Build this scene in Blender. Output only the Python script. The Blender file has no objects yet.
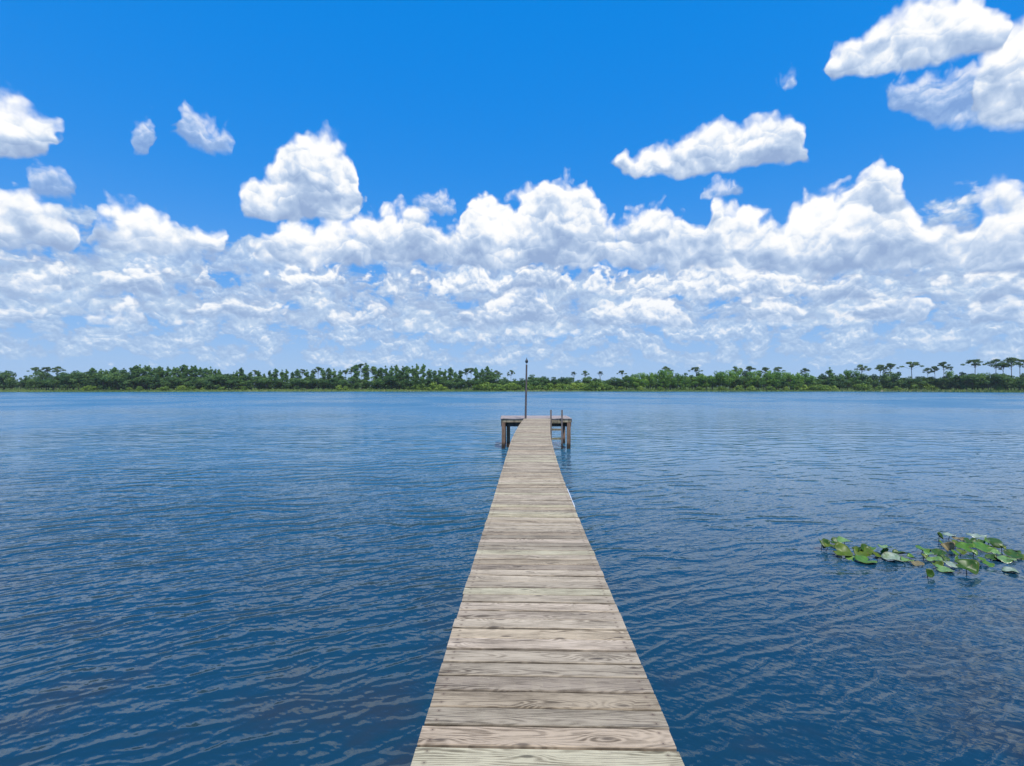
import bpy, math, random
import numpy as np
from mathutils import Vector, Matrix

scene = bpy.context.scene
COL = scene.collection
R = math.radians
random.seed(7)
rng = np.random.default_rng(11)

# ------------------------------------------------------------------ basics
CAM_Z = 2.9                       # eye above the lake surface
F_PX = 505.0                      # focal length in pixels of a 1024 wide frame
SUN_EL, SUN_ROT = R(62), R(156)


def tag(o, label=None, cat=None, group=None, kind=None):
    if label: o['label'] = label
    if cat: o['category'] = cat
    if group: o['group'] = group
    if kind: o['kind'] = kind
    return o


def mesh_obj(name, verts, faces, mat=None, parent=None, smooth=False):
    me = bpy.data.meshes.new(name)
    me.from_pydata([tuple(map(float, v)) for v in verts], [], [tuple(map(int, f)) for f in faces])
    me.update()
    if mat is not None:
        for m in (mat if isinstance(mat, (list, tuple)) else [mat]):
            me.materials.append(m)
    if smooth:
        me.polygons.foreach_set('use_smooth', [True] * len(me.polygons))
    o = bpy.data.objects.new(name, me)
    COL.objects.link(o)
    if parent is not None:
        o.parent = parent
    return o


def empty(name, loc=(0, 0, 0)):
    o = bpy.data.objects.new(name, None)
    o.location = loc
    o.empty_display_size = 0.2
    COL.objects.link(o)
    return o


def set_attr(me, name, data, kind='FLOAT_VECTOR', domain='POINT'):
    a = me.attributes.new(name, kind, domain)
    key = 'vector' if kind == 'FLOAT_VECTOR' else 'value'
    a.data.foreach_set(key, np.asarray(data, dtype=np.float32).ravel())


# ------------------------------------------------------- node expressions
class E:
    """A socket (or number) with arithmetic that grows nodes in a tree."""
    def __init__(s, nt, sock): s.nt, s.s = nt, sock
    def _m(s, op, *a, clamp=False):
        n = s.nt.nodes.new('ShaderNodeMath'); n.operation = op; n.use_clamp = clamp
        for i, x in enumerate((s,) + a): put(s.nt, n.inputs[i], x)
        return E(s.nt, n.outputs[0])
    def __add__(s, o): return s._m('ADD', o)
    __radd__ = __add__
    def __sub__(s, o): return s._m('SUBTRACT', o)
    def __rsub__(s, o): return const(s.nt, o)._m('SUBTRACT', s)
    def __mul__(s, o): return s._m('MULTIPLY', o)
    __rmul__ = __mul__
    def __truediv__(s, o): return s._m('DIVIDE', o)
    def max(s, o): return s._m('MAXIMUM', o)
    def min(s, o): return s._m('MINIMUM', o)
    def abs(s): return s._m('ABSOLUTE')
    def pow(s, o): return s._m('POWER', o)
    def sin(s): return s._m('SINE')
    def gt(s, o): return s._m('GREATER_THAN', o)
    def clamp(s): return s._m('ADD', 0.0, clamp=True)
    def smooth(s, a, b, lo=0.0, hi=1.0):
        n = s.nt.nodes.new('ShaderNodeMapRange'); n.interpolation_type = 'SMOOTHSTEP'
        put(s.nt, n.inputs[0], s)
        for i, x in enumerate((a, b, lo, hi)): n.inputs[i + 1].default_value = x
        return E(s.nt, n.outputs[0])
    def lin(s, a, b, lo=0.0, hi=1.0):
        n = s.nt.nodes.new('ShaderNodeMapRange'); n.interpolation_type = 'LINEAR'
        put(s.nt, n.inputs[0], s)
        for i, x in enumerate((a, b, lo, hi)): n.inputs[i + 1].default_value = x
        return E(s.nt, n.outputs[0])


def put(nt, inp, x):
    if isinstance(x, E): nt.links.new(x.s, inp)
    elif hasattr(x, 'is_output'): nt.links.new(x, inp)
    else: inp.default_value = x


def const(nt, v):
    n = nt.nodes.new('ShaderNodeValue'); n.outputs[0].default_value = v
    return E(nt, n.outputs[0])


def vmath(nt, op, *a, out=0):
    n = nt.nodes.new('ShaderNodeVectorMath'); n.operation = op
    k = 0
    for i, x in enumerate(a):
        if op == 'SCALE' and i == 1: put(nt, n.inputs['Scale'], x)
        else: put(nt, n.inputs[i], x)
    return E(nt, n.outputs['Value' if op in ('LENGTH', 'DOT_PRODUCT', 'DISTANCE') else 'Vector'])


def sep(nt, v):
    n = nt.nodes.new('ShaderNodeSeparateXYZ'); put(nt, n.inputs[0], v)
    return [E(nt, o) for o in n.outputs]


def comb(nt, x=0.0, y=0.0, z=0.0):
    n = nt.nodes.new('ShaderNodeCombineXYZ')
    for i, q in enumerate((x, y, z)): put(nt, n.inputs[i], q)
    return E(nt, n.outputs[0])


def noise(nt, v, scale=1.0, detail=2.0, rough=0.5, dim='3D', color=False, dist=0.0, typ='FBM', lac=2.0):
    n = nt.nodes.new('ShaderNodeTexNoise'); n.noise_dimensions = dim; n.noise_type = typ
    put(nt, n.inputs['Vector'], v)
    n.inputs['Scale'].default_value = scale; n.inputs['Detail'].default_value = detail
    n.inputs['Roughness'].default_value = rough; n.inputs['Distortion'].default_value = dist
    n.inputs['Lacunarity'].default_value = lac
    return E(nt, n.outputs['Color' if color else 0])


def voro(nt, v, scale=1.0, smoothness=0.6, dim='3D', feature='SMOOTH_F1', rand=1.0):
    n = nt.nodes.new('ShaderNodeTexVoronoi'); n.voronoi_dimensions = dim; n.feature = feature
    put(nt, n.inputs['Vector'], v)
    n.inputs['Scale'].default_value = scale
    n.inputs['Randomness'].default_value = rand
    if feature == 'SMOOTH_F1': n.inputs['Smoothness'].default_value = smoothness
    return E(nt, n.outputs['Distance']), E(nt, n.outputs['Position'])


def ramp(nt, x, stops, interp='LINEAR'):
    n = nt.nodes.new('ShaderNodeValToRGB'); n.color_ramp.interpolation = interp
    put(nt, n.inputs[0], x)
    el = n.color_ramp.elements
    while len(el) < len(stops): el.new(0.5)
    for e, (p, c) in zip(el, stops):
        e.position = p
        e.color = tuple(c) + (1.0,) if len(c) == 3 else c
    return E(nt, n.outputs[0])


def mixc(nt, f, a, b, blend='MIX'):
    n = nt.nodes.new('ShaderNodeMix'); n.data_type = 'RGBA'; n.blend_type = blend; n.clamp_factor = True
    put(nt, n.inputs[0], f)
    for i, x in ((6, a), (7, b)):
        if isinstance(x, (tuple, list)): x = tuple(x) + (1.0,) if len(x) == 3 else tuple(x)
        put(nt, n.inputs[i], x)
    return E(nt, n.outputs[2])


def attr(nt, name, what='Vector'):
    n = nt.nodes.new('ShaderNodeAttribute'); n.attribute_name = name
    return E(nt, n.outputs[what])


def new_mat(name):
    m = bpy.data.materials.new(name); m.use_nodes = True
    nt = m.node_tree
    b = nt.nodes['Principled BSDF']
    return m, nt, b


# ------------------------------------------------------------------ camera
cam_d = bpy.data.cameras.new('camera')
cam_d.sensor_width = 36.0
cam_d.lens = F_PX / 1024 * 36.0
cam_d.clip_start, cam_d.clip_end = 0.05, 20000
cam = bpy.data.objects.new('camera', cam_d)
cam.location = (0, 0, CAM_Z)
cam.rotation_euler = (R(90) + math.atan(3.0 / F_PX), 0, 0)
COL.objects.link(cam)
scene.camera = cam

# ------------------------------------------------------------------ render
scene.render.engine = 'CYCLES'
scene.view_settings.view_transform = 'Standard'
scene.view_settings.look = 'None'
scene.view_settings.gamma = 1.0
scene.cycles.use_denoising = True
scene.cycles.use_adaptive_sampling = True
scene.cycles.adaptive_threshold = 0.01
scene.cycles.max_bounces = 6
scene.cycles.transparent_max_bounces = 8
scene.cycles.filter_width = 1.5

# --------------------------------------------------------------------- sun
sd = Vector((math.sin(SUN_ROT) * math.cos(SUN_EL), math.cos(SUN_ROT) * math.cos(SUN_EL), math.sin(SUN_EL)))
sun_d = bpy.data.lights.new('sun', 'SUN')
sun_d.energy = 3.6
sun_d.angle = R(0.53)
sun_d.color = (1.0, 0.955, 0.88)
sun = bpy.data.objects.new('sun', sun_d)
sun.rotation_euler = sd.to_track_quat('Z', 'Y').to_euler()
sun.location = sd * 100
COL.objects.link(sun)

# ------------------------------------------------------------- sky, clouds
#SKY_BEGIN
world = bpy.data.worlds.new('World')
scene.world = world
world.use_nodes = True
wt = world.node_tree
wt.nodes.remove(wt.nodes['Background'])
SKY_STRENGTH = 0.15
EXPO = 0.35
scene.view_settings.exposure = EXPO
INV = 1.0 / SKY_STRENGTH / 2 ** EXPO            # turns a seen brightness into world units
sky = wt.nodes.new('ShaderNodeTexSky')
sky.sky_type = 'NISHITA'
sky.sun_disc = False
sky.sun_elevation = SUN_EL
sky.sun_rotation = SUN_ROT
sky.altitude = 20
sky.air_density = 1.0
sky.dust_density = 0.4
sky.ozone_density = 1.0
gm = wt.nodes.new('ShaderNodeHueSaturation')
gm.inputs['Hue'].default_value = 0.484
gm.inputs['Saturation'].default_value = 1.6
gm.inputs['Value'].default_value = 1.0
wt.links.new(sky.outputs[0], gm.inputs['Color'])
clear = E(wt, gm.outputs[0])

tc = wt.nodes.new('ShaderNodeTexCoord')
D = vmath(wt, 'NORMALIZE', tc.outputs['Generated'])
dx, dy, dz = sep(wt, D)
az = dx._m('ARCTAN2', dy)
el = dz._m('ARCSINE')
def scol(r, g, b): return (r * INV, g * INV, b * INV)
HAZE = scol(0.38, 0.57, 0.84)
clear = mixc(wt, 0.82, clear, scol(0.0, 0.236, 0.83))
# the air between here and the clouds pales everything towards the horizon
clear = mixc(wt, (el * -6.8)._m('EXPONENT') * 0.95, clear, HAZE)

A = comb(wt, az, el, 0.0)
w1 = noise(wt, A, 11.0, 2.0, 0.5, color=True, dim='2D')
w2 = noise(wt, A, 40.0, 2.0, 0.5, color=True, dim='2D')
warp = vmath(wt, 'ADD', vmath(wt, 'SCALE', vmath(wt, 'SUBTRACT', w1, (0.5, 0.5, 0.5)), 0.055),
             vmath(wt, 'SCALE', vmath(wt, 'SUBTRACT', w2, (0.5, 0.5, 0.5)), 0.019))
P = vmath(wt, 'ADD', A, warp)


def sky_dir(x, y):
    """Bearing and elevation of a feature of the sky seen in the photograph."""
    u, v = (x - 512) / F_PX, (386 - y) / F_PX
    return math.atan(u), math.atan(v / math.hypot(1, u))


# Cumulus in tiers, far ones first: (x, top, base) along the sky of the photograph
NONE = None
TIERS = [
    # low small puffs
    dict(fine=1.8, soft=0.034, amp=0.85, flat=0.55, veil=0.95, broken=0.45, dim=-0.02, pts=[
        (-80, 300, 322), (0, 304, 322), (40, 300, 322), (62, NONE), (80, 312, 326), (105, 306, 326), (135, 304, 326), (148, 312, 326), (158, NONE),
        (196, 300, 318), (240, 296, 318), (280, 300, 318), (300, NONE), (330, 308, 326), (372, 304, 326), (390, NONE),
        (470, 314, 326), (490, 300, 326), (508, 288, 326), (524, 274, 326), (538, 280, 326), (552, 300, 326), (566, NONE),
        (600, 312, 328), (640, 292, 326), (672, 292, 326), (690, 306, 326), (720, NONE), (748, 300, 324), (775, 288, 324), (800, 292, 324), (822, NONE),
        (860, 306, 326), (890, 290, 324), (930, 290, 324), (950, NONE), (968, 296, 326), (1000, 290, 326), (1040, 300, 326), (1120, 300, 326)]),
    # the middle tier
    dict(fine=1.8, soft=0.045, amp=1.0, flat=0.40, veil=0.95, broken=0.60, dim=-0.03, pts=[
        (-80, 250, 296), (0, 258, 296), (40, 256, 296), (70, 262, 292), (95, NONE), (112, 272, 292), (132, 262, 294), (152, 258, 296), (172, 276, 296), (182, NONE),
        (192, 274, 290), (206, 260, 290), (222, 276, 290), (232, NONE), (258, 278, 296), (286, 270, 296), (318, 262, 294), (345, 268, 292), (356, NONE), (362, 280, 292), (372, 268, 292), (392, 265, 292), (412, 272, 292),
        (422, 282, 292), (445, 274, 296), (470, 266, 294), (500, 270, 292), (540, 264, 292), (572, 268, 292), (586, 270, 292), (604, 266, 292), (630, 272, 296),
        (648, 262, 300), (690, 252, 300), (735, 250, 300), (770, 262, 300), (812, 272, 300), (850, 272, 300), (884, 280, 300), (905, 274, 300), (950, 276, 300), (985, 264, 304), (1030, 260, 304), (1120, 266, 304)]),
    # the great bank
    dict(fine=1.0, soft=0.060, amp=1.0, flat=0.30, pts=[
        (-80, 190, 250), (-10, 184, 250), (12, 188, 250), (22, 198, 250), (40, 206, 252), (60, 204, 256), (70, 216, 258), (80, 236, 258), (88, NONE), (94, 226, 246), (110, 206, 248), (130, 195, 250), (150, 203, 252), (166, 211, 254), (180, 222, 252), (190, 229, 250), (206, 226, 250), (222, 231, 250), (232, NONE),
        (262, 246, 264), (272, 226, 266), (285, 215, 266), (310, 217, 266), (338, 223, 266), (350, 226, 266), (366, 211, 266), (385, 204, 266), (402, 207, 266), (420, 211, 266), (432, 222, 266), (450, 227, 266), (464, 226, 266),
        (468, 200, 268), (475, 191, 268), (488, 188, 268), (497, 195, 268), (508, 204, 268), (522, 193, 268), (535, 178, 268), (555, 175, 268), (575, 178, 268), (592, 190, 268), (600, 208, 266), (612, 222, 266), (622, 227, 266),
        (632, 213, 268), (655, 206, 270), (668, 213, 270), (690, 222, 270), (704, 229, 270), (708, 200, 270), (716, 192, 270), (724, 203, 270), (738, 208, 272), (752, 207, 272), (760, 221, 272), (768, 214, 272), (785, 217, 272),
        (805, 199, 272), (825, 193, 272), (845, 190, 272), (860, 180, 272), (868, 166, 272), (880, 160, 272), (898, 168, 272), (905, 184, 272), (915, 205, 270), (922, 222, 270), (935, 217, 268), (948, 221, 268), (960, 233, 266),
        (971, 226, 266), (977, 205, 268), (990, 195, 270), (1010, 190, 270), (1040, 188, 270), (1120, 195, 270)]),
    # thin wisps
    dict(fine=1.8, soft=0.062, amp=0.55, flat=0.3, veil=0.68, dim=-0.05, pts=[
        (-80, NONE), (14, NONE), (26, 182, 199), (46, 172, 201), (74, 180, 201), (86, NONE), (116, NONE), (130, 122, 153), (142, 114, 158), (156, 126, 156), (163, NONE), (167, NONE), (174, 106, 134), (184, 102, 144), (196, 120, 150), (214, 122, 150), (226, 132, 149), (234, NONE),
        (410, NONE), (420, 194, 212), (436, 182, 214), (456, 196, 214), (466, NONE), (698, NONE), (708, 180, 198), (734, 182, 198), (750, NONE), (774, NONE), (782, 70, 84), (798, 70, 84), (808, NONE), (884, NONE), (900, 78, 106), (925, 66, 118), (950, 62, 126), (975, 60, 130), (1000, 56, 132), (1040, 50, 132), (1120, 50, 132)]),
    # lone clouds above it
    dict(fine=1.0, soft=0.052, amp=0.72, flat=0.30, pts=[
        (-80, NONE), (18, NONE), (222, NONE), (238, 190, 216), (248, 172, 219), (262, 170, 220), (278, 160, 220), (286, 142, 220), (300, 130, 220), (318, 128, 220), (334, 140, 220), (348, 148, 219), (358, 162, 216), (368, NONE),
        (958, NONE), (970, 66, 122), (986, 46, 128), (1000, 24, 128), (1016, 12, 126), (1040, 0, 130), (1120, -20, 130)]),
    dict(fine=1.0, soft=0.052, amp=0.72, flat=0.30, pts=[
        (-80, 92, 160), (-10, 88, 160), (14, 90, 160), (34, 100, 160), (50, 108, 158), (60, 122, 153), (70, NONE),
        (612, NONE), (626, 150, 174), (646, 148, 178), (668, 144, 178), (690, 134, 178), (706, 122, 176), (730, 118, 172), (756, 118, 168), (768, 110, 167), (785, 108, 166), (800, 120, 164), (810, 134, 160), (820, NONE),
        (824, NONE), (830, 50, 82), (846, 42, 82), (862, 30, 80), (880, 20, 78), (900, 8, 72), (920, -6, 66), (945, -16, 62), (968, -20, 58), (988, -10, 54), (1000, 4, 44), (1010, NONE), (1120, NONE)]),
]


def curve(pts):
    """A function of bearing (radians, -1 to 1) from measured points."""
    n = wt.nodes.new('ShaderNodeFloatCurve')
    cm = n.mapping
    cm.use_clip = False
    cv = cm.curves[0]
    pts = sorted(((a + 1) / 2, v) for a, v in pts)
    while len(cv.points) < len(pts): cv.points.new(0.5, 0.5)
    for p, (a, v) in zip(cv.points, pts):
        p.location = (a, v); p.handle_type = 'VECTOR'
    cm.update()
    put(wt, n.inputs['Value'], AZN)
    return E(wt, n.outputs[0])


AZN = (sep(wt, P)[0] + 1.0) * 0.5
ELW = sep(wt, P)[1]


def relief(k):
    """Billows at one size: their swelling and how far each spot faces up."""
    f1, p1 = voro(wt, P, 22.0 * k, 0.3, dim='2D')
    f2, p2 = voro(wt, P, 55.0 * k, 0.3, dim='2D')
    up1 = sep(wt, vmath(wt, 'SUBTRACT', P, p1))[1] * (22.0 * k)
    up2 = sep(wt, vmath(wt, 'SUBTRACT', P, p2))[1] * (55.0 * k)
    fb = noise(wt, A, 28.0 * k, 5.0, 0.48, dim='2D')
    fbu = noise(wt, vmath(wt, 'ADD', A, (0.004 / k, 0.012 / k, 0.0)), 28.0 * k, 5.0, 0.48, dim='2D')
    return ((0.45 - f1) * 0.56 + (0.45 - f2) * 0.30 + (fb - 0.5) * 0.62,
            up1 * 0.36 + up2 * 0.20 + (fb - fbu) * 1.25)


# the far decks of small cumulus that close up towards the horizon
def deck(fr, sy, seed, lo, hi, lo2, hi2, thr, k):
    wv = vmath(wt, 'SCALE', warp, fr * 0.35)
    n0 = noise(wt, vmath(wt, 'ADD', comb(wt, az * fr + seed, el * (fr * sy), 0.0), wv), 1.0, 5.0, 0.55, dim='2D')
    bump, facing = RELIEF[k]
    m = el.smooth(lo, hi) * el.smooth(lo2, hi2, 1.0, 0.0)
    a = (n0 + bump * 0.13 + (m - 1.0) * 0.5).smooth(thr, thr + 0.13)
    return a * m.smooth(0.0, 0.35), facing * 0.95 + 0.28 + (n0 - 0.5) * 2.4


def lum(c): return vmath(wt, 'SCALE', c, INV)


DECK = [(0.0, (0.36, 0.48, 0.71)), (0.35, (0.44, 0.58, 0.80)), (0.64, (0.58, 0.71, 0.88)), (0.90, (0.90, 0.94, 0.99)), (1.0, (1.0, 1.0, 1.0))]
CUMU = [(0.0, (0.31, 0.43, 0.67)), (0.25, (0.42, 0.55, 0.77)), (0.46, (0.62, 0.73, 0.90)), (0.64, (0.92, 0.95, 0.99)), (0.80, (1.05, 1.05, 1.05))]
RELIEF = {1.0: relief(1.0), 1.8: relief(1.8), 3.2: relief(3.2)}
dA, sA = deck(9.0, 1.7, 3.1, 0.07, 0.13, 0.22, 0.32, 0.34, 1.8)
dB, sB = deck(20.0, 1.7, 8.7, 0.005, 0.055, 0.16, 0.27, 0.36, 3.2)
col = mixc(wt, dB * 0.85, clear, lum(ramp(wt, sB, DECK)))
col = mixc(wt, dA * 0.85, col, lum(ramp(wt, sA, DECK)))
gaps = noise(wt, comb(wt, az * 13.0, el * 26.0, 0.0), 1.0, 3.0, 0.55, dim='2D').smooth(0.40, 0.58)
mood = (noise(wt, A, 9.0, 2.0, 0.5, dim='2D') - 0.5) * 0.9      # thicker, duller stretches

for t in TIERS:
    bump, facing = RELIEF[t['fine']]
    top, bot = [], []
    for n_, p in enumerate(t['pts']):
        if p[1] is None:                                           # pinch out at the middle of the neighbour
            q = [r_ for r_ in (t['pts'][n_ - 1] if n_ else p, t['pts'][min(n_ + 1, len(t['pts']) - 1)]) if r_[1] is not None]
            ym = (q[0][1] * 0.4 + q[0][2] * 0.6) if q else 200
            a, e = sky_dir(p[0], ym)
            top.append((a, e - 0.022)); bot.append((a, e + 0.022))
        else:
            a, e = sky_dir(p[0], p[1]); top.append((a, e)); bot.append((a, sky_dir(p[0], p[2])[1]))
    T, B = curve(top), curve(bot)
    under = el * 0.6 + ELW * 0.4                                 # bases lie flat
    thick = ((T - ELW) * (1.0 / t['soft'])).min((under - B) * (2.6 / t['soft'])).min(1.2)
    dens = thick + bump * t['amp'] - ((1.0 - gaps) * (0.9 * t['broken']) if 'broken' in t else 0.0)
    alpha = dens.smooth(-0.10, 0.36)
    rise = ((ELW - B) / (T - B).max(0.02)).max(-0.5).min(1.5)
    lit = (rise - 0.5) * 0.80 + facing * 0.62 + (0.56 + t.get('dim', 0.0)) + mood - thick * 0.04
    alpha = alpha * t.get('veil', 1.0)
    col = mixc(wt, alpha * az.abs().lin(0.9, 1.0, 1.0, 0.0), col, lum(ramp(wt, lit, CUMU)))
col = mixc(wt, (el * -15.0)._m('EXPONENT') * 0.9, col, HAZE)
bg = wt.nodes.new('ShaderNodeBackground')
bg.inputs['Strength'].default_value = SKY_STRENGTH
put(wt, bg.inputs['Color'], col)
wt.links.new(bg.outputs[0], wt.nodes['World Output'].inputs['Surface'])
world.cycles.sampling_method = 'MANUAL'
world.cycles.sample_map_resolution = 512
#SKY_END

# ---------------------------------------------------------------- the lake
def shore_y(x):
    """Where the far bank meets the water."""
    def ss(a, b, t):
        t = min(max((t - a) / (b - a), 0), 1); return t * t * (3 - 2 * t)
    return (261 - 20 * ss(-90, -240, x) - 36 * ss(180, 236, x) + 1.6 * math.sin(x * 0.045) + 1.1 * math.sin(x * 0.13 + 1.0)
            + 0.7 * math.sin(x * 0.31 + 2.0))


def water_material():
    m, nt, b = new_mat('lake_water')
    g = nt.nodes.new('ShaderNodeNewGeometry')
    pos = E(nt, g.outputs['Position'])
    x, y, z = sep(nt, pos)

    def height(ox, oy):
        hx, hy = x + ox, y + oy
        def turned(deg, lam, crest, seed):
            c, s = math.cos(R(deg)), math.sin(R(deg))
            along = hx * (c / crest) + hy * (s / crest)
            across = hx * (-s / lam) + hy * (c / lam)
            return comb(nt, along + seed, across, 0.0)
        def train(deg, lam, bend, seed, amp, run=5.5):
            # long crested ripples whose spacing and height wander
            c, s_ = math.cos(R(deg)), math.sin(R(deg))
            wob = noise(nt, turned(deg, lam * 3.2, lam * run, seed), 1.0, 2.0, 0.5, dim='2D', color=True)
            w0, w1_, _ = sep(nt, wob)
            ph = (hx * -s_ + hy * c) * (2 * math.pi / lam) + (w0 - 0.5) * bend
            sn = ph.sin() * 0.5 + 0.5
            return sn.pow(2.6) * w1_.smooth(0.30, 0.66, 0.15, 1.0) * amp
        fade = y.smooth(8.0, 26.0, 1.0, 0.45)                        # the shortest ripples merge into roughness far out
        a = train(20, 0.36, 17.0, 3.0, 0.0135)
        a = a + train(33, 0.20, 15.0, 17.0, 0.0074)
        a = a + train(7, 0.150, 13.0, 31.0, 0.0038)
        c_ = noise(nt, turned(-8, 0.34, 0.70, 11.0), 1.0, 2.0, 0.5, dim='2D')
        d = noise(nt, turned(44, 0.16, 0.28, 27.0), 1.0, 1.0, 0.5, dim='2D')
        e = noise(nt, turned(-25, 0.065, 0.11, 5.0), 1.0, 1.0, 0.5, dim='2D')
        a = (a + c_ * 0.018 + d * 0.0140 + e * 0.0070) * fade
        a = a + train(15, 0.66, 15.0, 47.0, 0.046, 3.0) * y.smooth(4.5, 12.0)      # longer waves out where the wind has run further
        a = a + train(-4, 1.5, 14.0, 61.0, 0.075, 2.6) * y.smooth(13.0, 32.0)
        return a
    eps = 0.012
    h0 = height(0.0, 0.0)
    sx = ((height(eps, 0.0) - h0) * (1 / eps))
    sy = ((height(0.0, eps) - h0) * (1 / eps / 0.21))._m('TANH') * 0.21
    # wind lanes: some stretches are ruffled more than others
    gust = noise(nt, comb(nt, x * 0.035, y * 0.045, 0.0), 1.0, 5.0, 0.62, dim='2D')
    lane = gust.smooth(0.34, 0.68, 0.70, 1.2) * x.smooth(-3.0, 9.0, 1.08, 0.82)
    n = vmath(nt, 'NORMALIZE', comb(nt, sx * lane * -1.0, sy * lane * -1.0, 1.0))
    nt.links.new(n.s, b.inputs['Normal'])
    patch = noise(nt, comb(nt, x * 0.55, y * 0.75, 0.0), 1.0, 4.0, 0.6, dim='2D').smooth(0.47, 0.72)
    near = y.lin(4.0, 10.0, 1.0, 0.0)
    mottle = noise(nt, comb(nt, x * 0.05, y * 0.09, 0.0), 1.0, 3.0, 0.5, dim='2D')
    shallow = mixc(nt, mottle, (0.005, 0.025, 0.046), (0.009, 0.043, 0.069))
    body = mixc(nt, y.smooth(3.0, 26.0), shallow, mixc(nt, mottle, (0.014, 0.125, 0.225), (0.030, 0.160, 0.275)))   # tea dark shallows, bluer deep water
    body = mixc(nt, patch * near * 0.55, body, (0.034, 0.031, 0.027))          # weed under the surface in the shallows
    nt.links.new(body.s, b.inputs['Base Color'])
    b.inputs['IOR'].default_value = 1.333
    # beyond the near shore the ripples are too fine to see one by one: they act as a rougher surface
    put(nt, b.inputs['Roughness'], y.smooth(8.0, 90.0, 0.085, 0.30) * gust.smooth(0.36, 0.66, 0.70, 1.35))
    b.inputs['Specular IOR Level'].default_value = 1.0
    b.inputs['Specular Tint'].default_value = (0.54, 0.88, 1.0, 1)
    return m


WATER = water_material()
xs = np.concatenate([np.linspace(-520, -60, 12), np.linspace(-40, 40, 9), np.linspace(60, 520, 12)])
ys = np.concatenate([np.linspace(-12, 40, 14), np.linspace(60, 290, 14)])
V = [(a, c, 0.0) for c in ys for a in xs]
nx = len(xs)
Fc = [(j * nx + i, j * nx + i + 1, (j + 1) * nx + i + 1, (j + 1) * nx + i) for j in range(len(ys) - 1) for i in range(nx - 1)]
tag(mesh_obj('lake_water', V, Fc, WATER), 'blue rippled lake water around the dock', 'lake', kind='structure')

# --------------------------------------------------------------- the ground
m, nt, b = new_mat('lake_ground')
tcg = nt.nodes.new('ShaderNodeNewGeometry')
gp = E(nt, tcg.outputs['Position'])
gx, gy, gz = sep(nt, gp)
n1 = noise(nt, vmath(nt, 'MULTIPLY', gp, (0.08, 0.25, 0.2)), 1.0, 5.0, 0.6)
grass_c = ramp(nt, n1, [(0.3, (0.030, 0.060, 0.015)), (0.5, (0.065, 0.105, 0.025)), (0.62, (0.10, 0.12, 0.035)), (0.75, (0.18, 0.15, 0.08))])
soil = mixc(nt, gz.smooth(-0.15, 0.12), (0.07, 0.055, 0.04), grass_c)
nt.links.new(soil.s, b.inputs['Base Color'])
b.inputs['Roughness'].default_value = 0.95
b.inputs['Specular IOR Level'].default_value = 0.0


def ground_z(x, y):
    t = min(y - (-5.0 + 0.6 * math.sin(x * 0.2)), shore_y(x) - y, 500 - abs(x))    # metres of water around
    if t >= 0: return -1.5 * min(1.0, t / 9.0) - 0.02
    return min(0.9, -t * 0.09)


gxs = np.concatenate([[-6000, -3000, -1200, -700], np.linspace(-520, -300, 23), np.linspace(-295, 295, 119), np.linspace(300, 520, 23), [700, 1200, 3000, 6000]])
gys = np.concatenate([[-3000, -800, -200, -60, -30], np.linspace(-20, 4, 17), [12, 40, 100, 180], np.linspace(200, 285, 86), [295, 310, 340, 400, 700, 1500, 3500, 8000]])
V = [(a, c, ground_z(a, c)) for c in gys for a in gxs]
nx = len(gxs)
Fc = [(j * nx + i, j * nx + i + 1, (j + 1) * nx + i + 1, (j + 1) * nx + i) for j in range(len(gys) - 1) for i in range(nx - 1)]
tag(mesh_obj('ground', V, Fc, m, smooth=True), 'grassy ground of the lake bed and banks', 'ground', kind='structure')


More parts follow.
